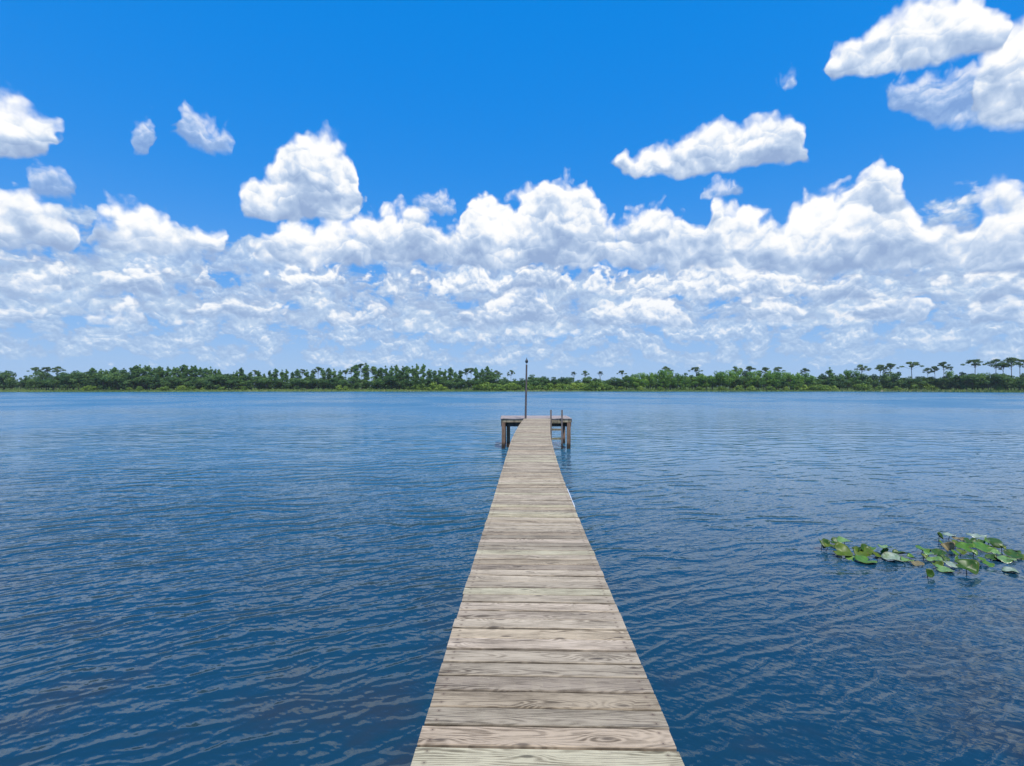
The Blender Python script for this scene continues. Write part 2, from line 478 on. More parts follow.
# ------------------------------------------------------------ wood materials
def wood_material(name, light, dark, tint_amt=0.22, planks=True, wet=False):
    m, nt, b = new_mat(name)
    a = attr(nt, 'plank')
    u, v, idn = sep(nt, a)
    wn = nt.nodes.new('ShaderNodeTexWhiteNoise'); wn.noise_dimensions = '1D'
    put(nt, wn.inputs['W'], idn)
    rnd = E(nt, wn.outputs['Color'])
    r1, r2, r3 = sep(nt, rnd)
    r4 = E(nt, wn.outputs['Value'])
    off = idn * 7.31
    # knots: sparse dark eyes, the grain swerves round them
    kv = nt.nodes.new('ShaderNodeTexVoronoi'); kv.voronoi_dimensions = '2D'
    put(nt, kv.inputs['Vector'], comb(nt, u * 2.6 + off, v * 9.0 + off * 1.7, 0.0)); kv.inputs['Scale'].default_value = 1.0
    kd = E(nt, kv.outputs['Distance'])
    ksep = sep(nt, E(nt, kv.outputs['Color']))
    has = ksep[0].gt(0.62)
    swell = (kd * kd * -9.0)._m('EXPONENT') * has
    lo = noise(nt, comb(nt, u * 1.7 + off, v * 3.0, 0.0), 1.0, 2.0, 0.5, dim='2D') - 0.5
    depth = 0.018 + r2 * 0.05 + u * (r3 - 0.5) * 0.13 + lo * 0.075 + swell * 0.045
    vv = v - (r1 - 0.5) * 0.17
    rad = (vv * vv + depth * depth)._m('SQRT')
    rings = (rad * 640.0 + noise(nt, comb(nt, u * 9.0 + off, v * 60.0, 0.0), 1.0, 2.0, 0.5, dim='2D') * 3.2).sin() * 0.5 + 0.5
    fib = noise(nt, comb(nt, u * 7.0 + off, v * 230.0, 0.0), 1.0, 4.0, 0.65, dim='2D')
    blotch = noise(nt, comb(nt, u * 2.2 + off, v * 11.0, 0.0), 1.0, 4.0, 0.6, dim='2D')
    g = rings.pow(1.6) * 0.40 + fib.lin(0.25, 0.75) * 0.45 + blotch.lin(0.3, 0.7) * 0.42
    col = ramp(nt, g, [(0.15, tuple(c * 0.45 for c in dark)), (0.35, dark), (0.64, light), (0.95, tuple(min(1, c * 1.12) for c in light))])
    knot = kd.smooth(0.04, 0.13, 1.0, 0.0) * has
    col = mixc(nt, knot * 0.75, col, (0.075, 0.058, 0.043))
    grey = r4.lin(0.0, 1.0, 1.0 - tint_amt, 1.0 + tint_amt * 0.55)
    col = vmath(nt, 'MULTIPLY', col, comb(nt, grey, grey, grey))
    col = mixc(nt, r3.gt(0.72) * 0.45, col, vmath(nt, 'MULTIPLY', col, (1.05, 0.97, 0.84)))
    col = mixc(nt, r1.gt(0.88) * 0.4, col, vmath(nt, 'MULTIPLY', col, (0.86, 1.05, 0.88)))
    col = mixc(nt, r2.gt(0.80) * 0.6, col, vmath(nt, 'MULTIPLY', col, (1.02, 0.98, 1.02)))
    # end checks and nail heads with a little rust around
    if planks:
        au = u.abs()
        gap_shade_dirt = v.abs().smooth(0.059, 0.068) * noise(nt, comb(nt, u * 4.0 + off, v * 20.0, 0.0), 1.0, 3.0, 0.6, dim='2D').smooth(0.25, 0.6)  # edge dirt that also paints the shade of the gaps darker
        col = mixc(nt, gap_shade_dirt * 0.55, col, (0.055, 0.042, 0.03))
        split = noise(nt, comb(nt, u * 2.0 + off, v * 85.0 + off, 0.0), 1.0, 2.0, 0.5, dim='2D').smooth(0.66, 0.70)
        col = mixc(nt, split * au.smooth(0.12, 0.55) * 0.75, col, (0.045, 0.036, 0.03))
        nu = au - 0.555
        nv = v.abs() - 0.036
        nd = (nu * nu + nv * nv)._m('SQRT')
        col = mixc(nt, nd.smooth(0.004, 0.020, 0.40, 0.0), col, (0.10, 0.055, 0.035))
        col = mixc(nt, nd.smooth(0.0025, 0.0045, 0.8, 0.0), col, (0.05, 0.045, 0.042))
    if wet:
        gz_ = sep(nt, E(nt, nt.nodes.new('ShaderNodeNewGeometry').outputs['Position']))[2]
        edge = gz_ + (fib - 0.5) * 0.25
        col = mixc(nt, edge.smooth(0.16, 0.36, 0.9, 0.0), col, (0.022, 0.02, 0.016))
    nt.links.new(col.s, b.inputs['Base Color'])
    b.inputs['Roughness'].default_value = 0.82
    b.inputs['Specular IOR Level'].default_value = 0.25
    bump = nt.nodes.new('ShaderNodeBump'); bump.inputs['Strength'].default_value = 0.55; bump.inputs['Distance'].default_value = 0.004
    put(nt, bump.inputs['Height'], rings * 0.35 + fib * 0.8 - knot * 0.4)
    nt.links.new(bump.outputs[0], b.inputs['Normal'])
    return m


DECK_WOOD = wood_material('weathered_deck_wood', (0.450, 0.362, 0.250), (0.220, 0.170, 0.112), tint_amt=0.36)
TOP_WOOD = wood_material('pinkish_platform_wood', (0.40, 0.335, 0.31), (0.26, 0.205, 0.19))
BEAM_WOOD = wood_material('tan_beam_wood', (0.36, 0.29, 0.19), (0.20, 0.155, 0.10), planks=False)
SHADED_WOOD = wood_material('shaded_beam_wood', (0.13, 0.10, 0.08), (0.06, 0.048, 0.04), planks=False)  # underside timbers coloured darker to carry the shade below the deck
POST_WOOD = wood_material('brown_post_wood', (0.245, 0.148, 0.102), (0.11, 0.066, 0.046), planks=False, wet=True)


class Planks:
    """Chamfered boards collected into one mesh with the coordinates of their own grain."""
    def __init__(s): s.v, s.f, s.a, s.n = [], [], [], random.randint(0, 50) * 13
    def board(s, M, L, W, T, ch=0.004, segs=4, bow=0.0):
        s.n += 1
        h, t = W / 2, T / 2
        prof = [(-h, -t), (h, -t), (h, t - ch), (h - ch, t), (-h + ch, t), (-h, t - ch)]
        b0, k = len(s.v), len(prof)
        for i in range(segs + 1):
            u = (i / segs - 0.5) * L
            for (p, q) in prof:
                w = M @ Vector((u, p, q + bow * (1 - (2 * u / L) ** 2)))
                s.v.append(w); s.a.append((u, p, s.n + 0.37))
        for i in range(segs):
            for j in range(k):
                a, c = b0 + i * k + j, b0 + i * k + (j + 1) % k
                s.f.append((a, a + k, c + k, c))
        s.f.append(tuple(b0 + j for j in range(k)))
        s.f.append(tuple(b0 + segs * k + j for j in reversed(range(k))))
    def build(s, name, mat, parent=None):
        o = mesh_obj(name, s.v, s.f, mat, parent)
        set_attr(o.data, 'plank', s.a)
        return o


def stick(name, a, c, w, t, mat, parent, up=(0, 0, 1), ch=0.006):
    """A squared timber from a to c, w wide and t deep along up."""
    a, c = Vector(a), Vector(c)
    x = (c - a).normalized()
    z = Vector(up); z = (z - x * z.dot(x)).normalized()
    y = z.cross(x)
    M = Matrix((x, y, z)).transposed().to_4x4(); M.translation = (a + c) / 2
    P_ = Planks(); P_.board(M, (c - a).length, w, t, ch, segs=3)
    return P_.build(name, mat, parent)


def pile(name, x, y, z0, z1, w, mat, parent, lean=(0, 0)):
    return stick(name, (x, y, z0), (x + lean[0], y + lean[1], z1), w, w * 0.98, mat, parent, up=(0, 1, 0), ch=0.012)


# ---------------------------------------------------------------- the dock
KY = [-6.5, 0.0, 2.25, 5.0, 7.4, 10.6, 15.6, 19.5, 23.0, 24.5]
KX = [-0.06, 0.10, 0.160, 0.232, 0.300, 0.400, 0.600, 0.86, 1.14, 1.25]
KZ = [1.16, 1.19, 1.205, 1.175, 1.130, 1.135, 1.255, 1.345, 1.395, 1.40]


def spline(k, v, t):
    i = max(0, min(len(k) - 2, int(np.searchsorted(k, t)) - 1))
    def slope(j):
        a, c = max(0, j - 1), min(len(k) - 1, j + 1)
        return (v[c] - v[a]) / (k[c] - k[a])
    h = k[i + 1] - k[i]; s = (t - k[i]) / h
    return ((2 * s ** 3 - 3 * s ** 2 + 1) * v[i] + (s ** 3 - 2 * s ** 2 + s) * h * slope(i)
            + (-2 * s ** 3 + 3 * s ** 2) * v[i + 1] + (s ** 3 - s ** 2) * h * slope(i + 1))


def path(y): return Vector((spline(KX, KX, y) if False else spline(KY, KX, y), y, spline(KY, KZ, y)))


dock = tag(empty('wooden_dock', (0.16, 2.0, 0)), 'long weathered grey plank dock running out to a wider platform in the lake', 'dock')
dock.location = (0, 0, 0)
DW, PW, GAP, PT = 1.22, 0.1345, 0.0125, 0.036
PL_Y0, PL_Y1, PL_X0, PL_X1, PL_Z = 23.3, 25.75, -0.535, 2.77, 1.40
walk = Planks()
y = -6.4
while y < PL_Y0 - PW / 2 - 0.01:
    p, q = path(y - 0.05), path(y + 0.05)
    t = (q - p).normalized()
    side = Vector((t.y, -t.x, 0)).normalized()
    yaw = random.gauss(0, 0.0035)
    side = (side + Vector((t.x, t.y, 0)) * yaw + Vector((0, 0, random.gauss(0, 0.002)))).normalized()
    up = side.cross(t).normalized()
    M = Matrix((side, up.cross(side), up)).transposed().to_4x4()
    c = path(y) + side * random.gauss(0, 0.0022)
    c.z += random.gauss(0, 0.0018) - PT / 2
    M.translation = c
    w = PW * random.uniform(0.975, 1.01)
    walk.board(M, DW + random.gauss(0, 0.003), w, PT, random.uniform(0.003, 0.007), segs=4, bow=random.gauss(0, 0.0012))
    y += PW + max(0.006, random.gauss(GAP, 0.0030))
walk.build('walkway_deck', DECK_WOOD, dock)

plat = Planks()
yy = PL_Y0 + PW / 2 + 0.004
while yy < PL_Y1 - PW / 2:
    M = Matrix.Translation(((PL_X0 + PL_X1) / 2 + random.gauss(0, 0.008), yy, PL_Z - PT / 2 + random.gauss(0, 0.0015)))
    plat.board(M @ Matrix.Rotation(random.gauss(0, 0.0015), 4, 'Z'), PL_X1 - PL_X0 + random.gauss(0, 0.01), PW, PT)
    yy += PW + GAP
plat.build('platform_deck', TOP_WOOD, dock)
PB = PL_Z - PT                       # underside of the boards
# platform frame: tan rim joists, a carrying beam set back below, coloured dark for its shade
wl, wr = 0.59, 1.78                  # the walkway meets the front between these
stick('rim_joist', (PL_X0 + 0.08, PL_Y0 + 0.05, PB - 0.073), (wl - 0.06, PL_Y0 + 0.05, PB - 0.073), 0.04, 0.135, BEAM_WOOD, dock)
stick('rim_joist', (wr + 0.03, PL_Y0 + 0.05, PB - 0.073), (PL_X1 - 0.05, PL_Y0 + 0.05, PB - 0.073), 0.04, 0.135, BEAM_WOOD, dock)
stick('rim_joist', (PL_X0 + 0.06, PL_Y1 - 0.06, PB - 0.073), (PL_X1 - 0.05, PL_Y1 - 0.06, PB - 0.073), 0.04, 0.135, BEAM_WOOD, dock)
for xx in (PL_X0 + 0.05, PL_X1 - 0.03):
    stick('end_joist', (xx, PL_Y0 + 0.03, PB - 0.073), (xx, PL_Y1 - 0.03, PB - 0.073), 0.04, 0.135, SHADED_WOOD, dock)
for yb in (PL_Y0 + 0.22, PL_Y1 - 0.3):
    stick('carrying_beam', (PL_X0 + 0.03, yb, PB - 0.25), (PL_X1 - 0.02, yb, PB - 0.25), 0.09, 0.19, SHADED_WOOD, dock)
for xx in (0.15, 0.75, 1.35, 1.95, 2.4):
    stick('joist', (xx, PL_Y0 + 0.09, PB - 0.075), (xx, PL_Y1 - 0.1, PB - 0.075), 0.04, 0.13, SHADED_WOOD, dock)
for (xx, yy, zt) in ((PL_X0 + 0.13, PL_Y0 + 0.12, PB - 0.15), (PL_X0 + 0.36, PL_Y0 + 0.62, PB - 0.02), (PL_X1 - 0.15, PL_Y0 + 0.12, PB - 0.15),
                     (PL_X0 + 0.16, PL_Y1 - 0.2, PB - 0.02), (PL_X1 - 0.17, PL_Y1 - 0.2, PB - 0.02), (1.15, PL_Y1 - 0.2, PB - 0.02)):
    pile('platform_post', xx, yy, -1.55, zt, 0.165, POST_WOOD, dock, (random.gauss(0, 0.01), random.gauss(0, 0.01)))
# walkway frame: two stringers that follow the boards, cross caps and posts under them
for s in (-1, 1):
    P_ = Planks()
    yk = np.linspace(-6.4, PL_Y0 + 0.0, 26)
    for a, c in zip(yk[:-1], yk[1:]):
        pa, pc = path(a), path(c)
        sd_ = Vector((0.5 * s, 0, -PT - 0.075))
        x_ = (pc - pa).normalized(); z_ = Vector((0, 0, 1)); z_ = (z_ - x_ * z_.dot(x_)).normalized(); y_ = z_.cross(x_)
        M = Matrix((x_, y_, z_)).transposed().to_4x4(); M.translation = (pa + pc) / 2 + sd_
        P_.board(M, (pc - pa).length + 0.002, 0.045, 0.14, 0.004, segs=1)
    P_.build('stringer', BEAM_WOOD, dock)
for yb in np.arange(-4.2, 22, 2.6):
    p = path(yb)
    stick('cross_cap', (p.x - 0.52, yb, p.z - PT - 0.225), (p.x + 0.52, yb, p.z - PT - 0.225), 0.09, 0.15, BEAM_WOOD, dock)
    for s in (-1, 1):
        pile('walkway_post', p.x + s * 0.40, yb + 0.13, -1.55, p.z - PT - 0.16, 0.13, POST_WOOD, dock, (random.gauss(0, 0.01), 0))
# a white plastic strip nailed along the right edge of the boards
m, nt, b = new_mat('white_plastic')
b.inputs['Base Color'].default_value = (0.80, 0.82, 0.84, 1); b.inputs['Roughness'].default_value = 0.4
sv, sf = [], []
kk = 14
for i in range(kk + 1):
    yq = 7.45 + 1.35 * i / kk
    p = path(yq)
    x0 = p.x + DW / 2 + 0.006
    for (da, dzz) in ((0, -0.035), (0.010, -0.035), (0.012, -0.008), (0.007, -0.002), (0, -0.004)):
        sv.append((x0 + da, yq, p.z + dzz - 0.002 + 0.002 * math.sin(i * 0.9)))
for i in range(kk):
    for j in range(5):
        a, c = i * 5 + j, i * 5 + (j + 1) % 5
        sf.append((a, a + 5, c + 5, c))
sf += [(4, 3, 2, 1, 0), tuple(kk * 5 + j for j in range(5))]
o = mesh_obj('edge_strip', sv, sf, m, dock)
tag(o, 'short white plastic strip along the right edge of the walkway')

# -------------------------------------------------------------- the ladder
lad = tag(empty('wooden_ladder', (2.045, PL_Y0 - 0.06, 0)), 'wooden ladder on the platform front right of the walkway, rails rising above deck', 'ladder')
LAD_WOOD = wood_material('ladder_wood', (0.20, 0.165, 0.15), (0.10, 0.08, 0.07), planks=False, wet=True)
RUNG_WOOD = wood_material('rung_wood', (0.26, 0.22, 0.14), (0.15, 0.12, 0.08), planks=False, wet=True)
for s in (-1, 1):
    stick('rail', (s * 0.25, 0, -0.75), (s * 0.25 + 0.004 * s, 0.0, 1.80), 0.075, 0.042, LAD_WOOD, lad, up=(0, 1, 0))
for zr in (-0.42, -0.02, 0.475, 0.895, 1.235):
    stick('rung', (-0.212, 0.0, zr), (0.212, 0.0, zr), 0.036, 0.095, RUNG_WOOD, lad)

# ---------------------------------------------------------------- the pole
POLE_M, nt, b = new_mat('grey_brown_pole')
gpos = nt.nodes.new('ShaderNodeTexCoord')
po = E(nt, gpos.outputs['Object'])
nn = noise(nt, vmath(nt, 'MULTIPLY', po, (30, 30, 1.6)), 1.0, 4.0, 0.6)
nt.links.new(ramp(nt, nn, [(0.3, (0.055, 0.045, 0.045)), (0.55, (0.115, 0.09, 0.085)), (0.75, (0.18, 0.145, 0.13))]).s, b.inputs['Base Color'])
b.inputs['Roughness'].default_value = 0.7


def lathe(name, prof, mat, parent, n=20, lean=(0.0, 0.0)):
    v, f = [], []
    for (r, z) in prof:
        for i in range(n):
            t = 2 * math.pi * i / n
            v.append((r * math.cos(t) + lean[0] * z, r * math.sin(t) + lean[1] * z, z))
    for j in range(len(prof) - 1):
        for i in range(n):
            f.append((j * n + i, j * n + (i + 1) % n, (j + 1) * n + (i + 1) % n, (j + 1) * n + i))
    f.append(tuple(reversed(range(n)))); f.append(tuple((len(prof) - 1) * n + i for i in range(n)))
    return mesh_obj(name, v, f, mat, parent, smooth=False)


pole = tag(empty('dock_pole', (0.60, PL_Y0 - 0.075, 0)), 'tall thin brown pole with a dark pointed finial at the corner where walkway meets platform', 'pole')
LEAN = (0.0185, 0.0)
lathe('shaft', [(0.047, -1.5), (0.047, 0.8), (0.046, 1.6), (0.043, 2.8), (0.039, 3.86), (0.039, 3.88)], POLE_M, pole, lean=LEAN)
m2, nt, b = new_mat('pale_collar'); b.inputs['Base Color'].default_value = (0.62, 0.62, 0.60, 1); b.inputs['Roughness'].default_value = 0.5
lathe('collar', [(0.030, 3.883), (0.034, 3.90), (0.028, 3.935), (0.024, 3.95)], m2, pole, lean=LEAN)
m3, nt, b = new_mat('dark_finial'); b.inputs['Base Color'].default_value = (0.022, 0.028, 0.028, 1); b.inputs['Roughness'].default_value = 0.45
lathe('finial', [(0.03, 3.953), (0.055, 3.975), (0.070, 4.02), (0.066, 4.065), (0.045, 4.105), (0.022, 4.135), (0.013, 4.17), (0.005, 4.215)], m3, pole, lean=LEAN)

# ------------------------------------------------------------- water lilies
def pad_material(name, c1, c2, rough, spec=0.3):
    m, nt, b = new_mat(name)
    t = nt.nodes.new('ShaderNodeTexCoord')
    ob = E(nt, t.outputs['Object'])
    a = attr(nt, 'leafpos')
    lx, ly, lr = sep(nt, a)
    ang = ly._m('ARCTAN2', lx)
    vein = ((ang * 9.0).sin().abs()).smooth(0.0, 0.22, 1.0, 0.0) * lr.smooth(0.05, 0.3)
    n_ = noise(nt, vmath(nt, 'ADD', vmath(nt, 'SCALE', ob, 9.0), (3, 1, 2)), 1.0, 4.0, 0.6)
    col = ramp(nt, n_, [(0.3, c1), (0.7, c2)])
    col = mixc(nt, vein * 0.28, col, tuple(min(1, c * 1.7) for c in c2))
    blem = noise(nt, vmath(nt, 'SCALE', ob, 22.0), 1.0, 2.0, 0.5).smooth(0.68, 0.74)
    col = mixc(nt, blem * 0.6, col, (0.13, 0.085, 0.03))
    col = mixc(nt, lr.smooth(0.90, 1.0) * 0.35, col, (0.20, 0.16, 0.05))
    nt.links.new(col.s, b.inputs['Base Color'])
    b.inputs['Roughness'].default_value = rough
    b.inputs['Specular IOR Level'].default_value = spec
    return m


PADM = {
    'dark': pad_material('dark_green_leaf', (0.016, 0.048, 0.003), (0.042, 0.100, 0.006), 0.42),
    'green': pad_material('green_leaf', (0.040, 0.110, 0.008), (0.095, 0.20, 0.018), 0.36),
    'olive': pad_material('olive_leaf', (0.042, 0.080, 0.004), (0.105, 0.150, 0.010), 0.42),
    'pale': pad_material('pale_glint_leaf', (0.06, 0.15, 0.02), (0.20, 0.31, 0.08), 0.25, 0.6),  # sunlit sheen put into the pale leaf colour
    'silver': pad_material('silver_glint_leaf', (0.08, 0.15, 0.05), (0.38, 0.42, 0.32), 0.22, 0.7),  # sun glint painted into the silvery leaf colour
    'brown': pad_material('withered_leaf', (0.10, 0.085, 0.03), (0.25, 0.20, 0.10), 0.55),
}
STALK, nt, b = new_mat('lily_stalk'); b.inputs['Base Color'].default_value = (0.045, 0.06, 0.022, 1); b.inputs['Roughness'].default_value = 0.5


def lily(px, py, wpx, mat, label, tilt=4, face=180, z=0.012, cup=0.12, fold=0.0, notch=None, group=None, asp=0.92):
    """One leaf; px, py give where it lies on the lake, tilt the degrees it leans towards bearing face."""
    base_y = F_PX * (CAM_Z - z) / (py - 386.0)
    px -= 7 * (1 - (px - 820) / 200)
    x, y = (px - 512) / F_PX * base_y, base_y
    w = wpx * base_y / F_PX / 2 * 0.86
    root = tag(empty('lily_pad', (x, y, z)), label, 'lily pad', group or 'lily pads floating right of the dock')
    n, rings = 30, 5
    nt0 = R(random.uniform(0, 360) if notch is None else notch)
    v, f, la = [], [], []
    ph, k = random.uniform(0, 6), random.choice((2, 3))
    ca, sa = math.cos(nt0 + 1.57), math.sin(nt0 + 1.57)
    for side in (0, 1):
        for j in range(rings + 1):
            rr = j / rings
            for i in range(n):
                t = 2 * math.pi * i / n
                d = abs((t - nt0 + math.pi) % (2 * math.pi) - math.pi)
                cut = 1.0 - 0.75 * math.exp(-(d / 0.13) ** 2)
                q = rr * cut * (1 + 0.035 * math.sin(k * t + ph))
                lx, ly = q * math.cos(t), q * math.sin(t) * asp
                zz = cup * 1.5 * w * rr ** 2 * (0.5 + 0.5 * math.sin(2 * t + ph)) + w * (0.11 * math.sin(k * t + ph * 2) + 0.05 * math.sin(5 * t + ph)) * rr ** 2 + (fold + 0.12) * w * abs(ca * lx + sa * ly)
                v.append((lx * w, ly * w, zz - side * 0.003)); la.append((lx, ly, rr))
    m0 = (rings + 1) * n
    for j in range(rings):
        for i in range(n):
            a, c = j * n + i, j * n + (i + 1) % n
            f.append((a, a + n, c + n, c)); f.append((m0 + a, m0 + c, m0 + c + n, m0 + a + n))
    for i in range(n):
        a, c = rings * n + i, rings * n + (i + 1) % n
        f.append((a, m0 + a, m0 + c, c))
    o = mesh_obj('leaf', v, f, PADM[mat], root, smooth=True)
    set_attr(o.data, 'leafpos', la)
    fa = R(face)
    axis = Vector((-math.cos(fa), math.sin(fa), 0))               # lean so that the upper side looks towards the bearing
    o.rotation_mode = 'QUATERNION'
    o.rotation_quaternion = Matrix.Rotation(R(tilt), 3, axis).to_quaternion()
    if z > 0.05 or tilt > 20:
        cv, cf = [], []
        L_ = 8
        bx, by = random.gauss(0, 0.06), random.gauss(0, 0.05) + 0.03
        for i in range(L_ + 1):
            s = i / L_
            c = Vector((bx * s * s, by * s * s, -0.004 - s * (z + 0.10)))
            for j in range(6):
                t = 2 * math.pi * j / 6
                cv.append(c + Vector((0.0055 * math.cos(t), 0.0055 * math.sin(t), 0)))
        for i in range(L_):
            for j in range(6):
                cf.append((i * 6 + j, i * 6 + (j + 1) % 6, (i + 1) * 6 + (j + 1) % 6, (i + 1) * 6 + j))
        mesh_obj('stalk', cv, cf, STALK, root, smooth=True)
    return root


# bearing 180 looks back at the camera
lily(828, 543, 13, 'dark', 'dark folded lily leaf standing alone at the left end of the patch', 48, 165, 0.10, 0.2, 0.35, 90)
lily(850, 541, 17, 'pale', 'pale shiny lily pad held up behind the dark folded leaf at the left end', 3, 200, 0.15)
lily(841, 541.5, 11, 'dark', 'small dark lily pad tucked beside the pale raised pad on the left', 30, 190, 0.06)
lily(848, 551.5, 21, 'olive', 'broad olive lily pad leaning to the viewer below the pale raised pad', 30, 185, 0.08, 0.2)
lily(869, 548, 12, 'dark', 'upright rounded dark lily leaf in the left half of the patch', 55, 170, 0.11, 0.2, 0.1)
lily(868, 553, 21, 'olive', 'olive lily pad directly in front of the upright rounded leaf', 24, 200, 0.05, 0.2)
lily(889, 546.5, 15, 'pale', 'thin pale lily pad raised on a bent stalk above its neighbours', 4, 30, 0.16, 0.05)
lily(857, 558, 14, 'pale', 'pale green lily pad at the front left of the bright green pad', 16, 200, 0.02)
lily(870, 560.5, 22, 'green', 'bright green lily pad with a pale sheen at the front of the left half', 9, 150, 0.02)
lily(886, 554, 15, 'olive', 'yellowish olive lily pad between the bright green pad and the silvery one', 15, 220, 0.03)
lily(896, 558.5, 23, 'silver', 'large silvery mottled lily pad in the middle of the left half', 9, 175, 0.02)
lily(904, 553.5, 17, 'dark', 'dark green lily pad behind the large silvery mottled one', 14, 340, 0.04)
lily(910, 560, 13, 'pale', 'small pale lily pad at the right end of the left half', 6, 160, 0.015)
lily(941, 536, 9, 'dark', 'small dark upright lily leaf at the back left of the right half', 58, 140, 0.10, 0.2, 0.5)
lily(951, 535, 12, 'silver', 'silvery lily pad at the back beside the small upright dark leaf', 5, 180, 0.08)
lily(960, 539, 13, 'brown', 'pinkish withered lily pad behind the curled yellow brown leaf', 10, 170, 0.04)
lily(977, 536, 20, 'silver', 'long silvery lily pad at the very back of the patch', 4, 185, 0.08, 0.1, asp=0.7)
lily(995.5, 541, 17, 'dark', 'big round dark lily leaf raised like a dome at the back right', 30, 180, 0.13, -0.25)
lily(949, 547.5, 13, 'brown', 'curled yellow brown lily leaf in the middle of the right half', 45, 215, 0.04, 0.5, 0.4)
lily(925, 549.5, 15, 'green', 'green lily pad at the left edge of the right half, tipped up', 22, 150, 0.07)
lily(940, 552.5, 15, 'dark', 'dark green lily pad in front of the curled brown leaf', 22, 200, 0.05)
lily(931, 553.5, 11, 'pale', 'narrow pale lily pad lying across the tipped green one', 8, 180, 0.075, asp=0.6)
lily(966, 547, 18, 'green', 'mid green lily pad sloping left below the silvery back pads', 22, 215, 0.06)
lily(984, 547.5, 22, 'green', 'wide green lily pad in the middle of the right half below the dome leaf', 20, 175, 0.05)
lily(971, 541, 13, 'dark', 'dark lily pad under the long silvery back pad', 25, 190, 0.05)
lily(957, 543, 11, 'olive', 'small olive lily pad between the withered pink pad and the mid green one', 26, 160, 0.05)
lily(995.5, 552, 10, 'pale', 'small creamy lily pad in front of the wide green one', 20, 190, 0.05)
lily(1012, 554.5, 18, 'dark', 'dark green lily pad at the right edge of the picture, tipped to the viewer', 24, 180, 0.06)
lily(1021, 557, 12, 'olive', 'olive lily pad cut by the right edge of the picture', 20, 190, 0.03)
lily(951, 564, 15, 'silver', 'lavender silver lily pad left of the biggest dark pad at the front', 15, 150, 0.03)
lily(967, 567, 24, 'dark', 'biggest dark green lily pad at the front of the right half', 30, 185, 0.09, 0.25)
lily(976, 563, 12, 'olive', 'olive lily pad showing behind the biggest dark pad', 12, 140, 0.03)
lily(946, 569.5, 19, 'pale', 'pale green lily pad at the front left of the biggest dark pad', 7, 180, 0.015)
lily(930, 573, 11, 'dark', 'dark folded lily leaf drooping into the water at the front of the patch', 62, 170, 0.06, 0.2, 0.5)
lily(920, 563.5, 13, 'brown', 'brown withered lily pad at the left of the drooping leaf', 10, 200, 0.015)
lily(936, 560, 19, 'pale', 'flat pale green lily pad between the withered one and the lavender one', 3, 180, 0.015)
lily(988, 564, 12, 'green', 'small green lily pad just right of the biggest dark pad', 14, 180, 0.02)
lily(1004, 559.5, 21, 'pale', 'flat pale lily pad lying in front of the right edge pads', 3, 180, 0.015)
lily(991, 557, 11, 'dark', 'small dark lily pad left of the flat pale one near the right edge', 26, 215, 0.04)
lily(1010, 571, 17, 'silver', 'half sunken greyish lily pad apart from the rest at the front right', 2, 180, 0.006)

SMALL = [(832, 546), (844, 548), (862, 549), (875, 548), (880, 557), (890, 552), (899, 552), (914, 557), (926, 556), (943, 543), (945, 558), (955, 553), (962, 552), (973, 553), (979, 541), (988, 542), (1000, 547), (1006, 551), (1016, 552), (958, 561), (940, 565), (981, 559)]
for i, (px, py) in enumerate(SMALL):
    lily(px + random.gauss(0, 1), py + random.gauss(0, 0.5), random.uniform(7, 11), ('olive', 'green', 'dark', 'green')[i % 4],
         'one of the little green lily leaves filling the gaps between the bigger pads', random.uniform(8, 50), random.uniform(120, 240), random.uniform(0.02, 0.09), 0.25, 0.1, group='little leaves among the lily pads')

# --------------------------------------------------------- trees and shrubs
def leaf_material(name, dark, light, trans=0.25):
    m, nt, b = new_mat(name)
    oi = nt.nodes.new('ShaderNodeObjectInfo')
    orr = E(nt, oi.outputs['Random'])
    tint = attr(nt, 'tint', 'Fac')
    col = mixc(nt, tint, dark, light)
    k = orr.lin(0.0, 1.0, 0.72, 1.25)
    col = vmath(nt, 'MULTIPLY', col, comb(nt, k * orr.lin(0, 1, 0.9, 1.15), k, k * 0.95))
    nt.links.new(col.s, b.inputs['Base Color'])
    b.inputs['Roughness'].default_value = 0.6
    b.inputs['Specular IOR Level'].default_value = 0.25
    tr = nt.nodes.new('ShaderNodeBsdfTranslucent'); nt.links.new(col.s, tr.inputs['Color'])
    mx = nt.nodes.new('ShaderNodeMixShader'); mx.inputs[0].default_value = trans
    nt.links.new(b.outputs[0], mx.inputs[1]); nt.links.new(tr.outputs[0], mx.inputs[2])
    nt.links.new(mx.outputs[0], nt.nodes['Material Output'].inputs['Surface'])
    return m


LEAF = {
    'pine': leaf_material('pine_needles', (0.075, 0.140, 0.050), (0.145, 0.230, 0.072), 0.42),
    'slender': leaf_material('slender_tree_leaves', (0.090, 0.205, 0.056), (0.185, 0.330, 0.090), 0.48),
    'dense': leaf_material('dense_tree_leaves', (0.060, 0.145, 0.044), (0.135, 0.245, 0.064), 0.44),
    'broad': leaf_material('broadleaf_leaves', (0.100, 0.235, 0.034), (0.205, 0.360, 0.056), 0.48),
    'shrub': leaf_material('shrub_leaves', (0.125, 0.225, 0.030), (0.250, 0.370, 0.055)),
    'palm': leaf_material('palm_fronds', (0.025, 0.055, 0.025), (0.055, 0.095, 0.040)),
}
BARK, nt, b = new_mat('grey_bark')
pp = E(nt, nt.nodes.new('ShaderNodeTexCoord').outputs['Object'])
nt.links.new(ramp(nt, noise(nt, vmath(nt, 'MULTIPLY', pp, (8, 8, 1.2)), 1.0, 3.0), [(0.3, (0.06, 0.045, 0.038)), (0.7, (0.17, 0.14, 0.12))]).s, b.inputs['Base Color'])
b.inputs['Roughness'].default_value = 0.9


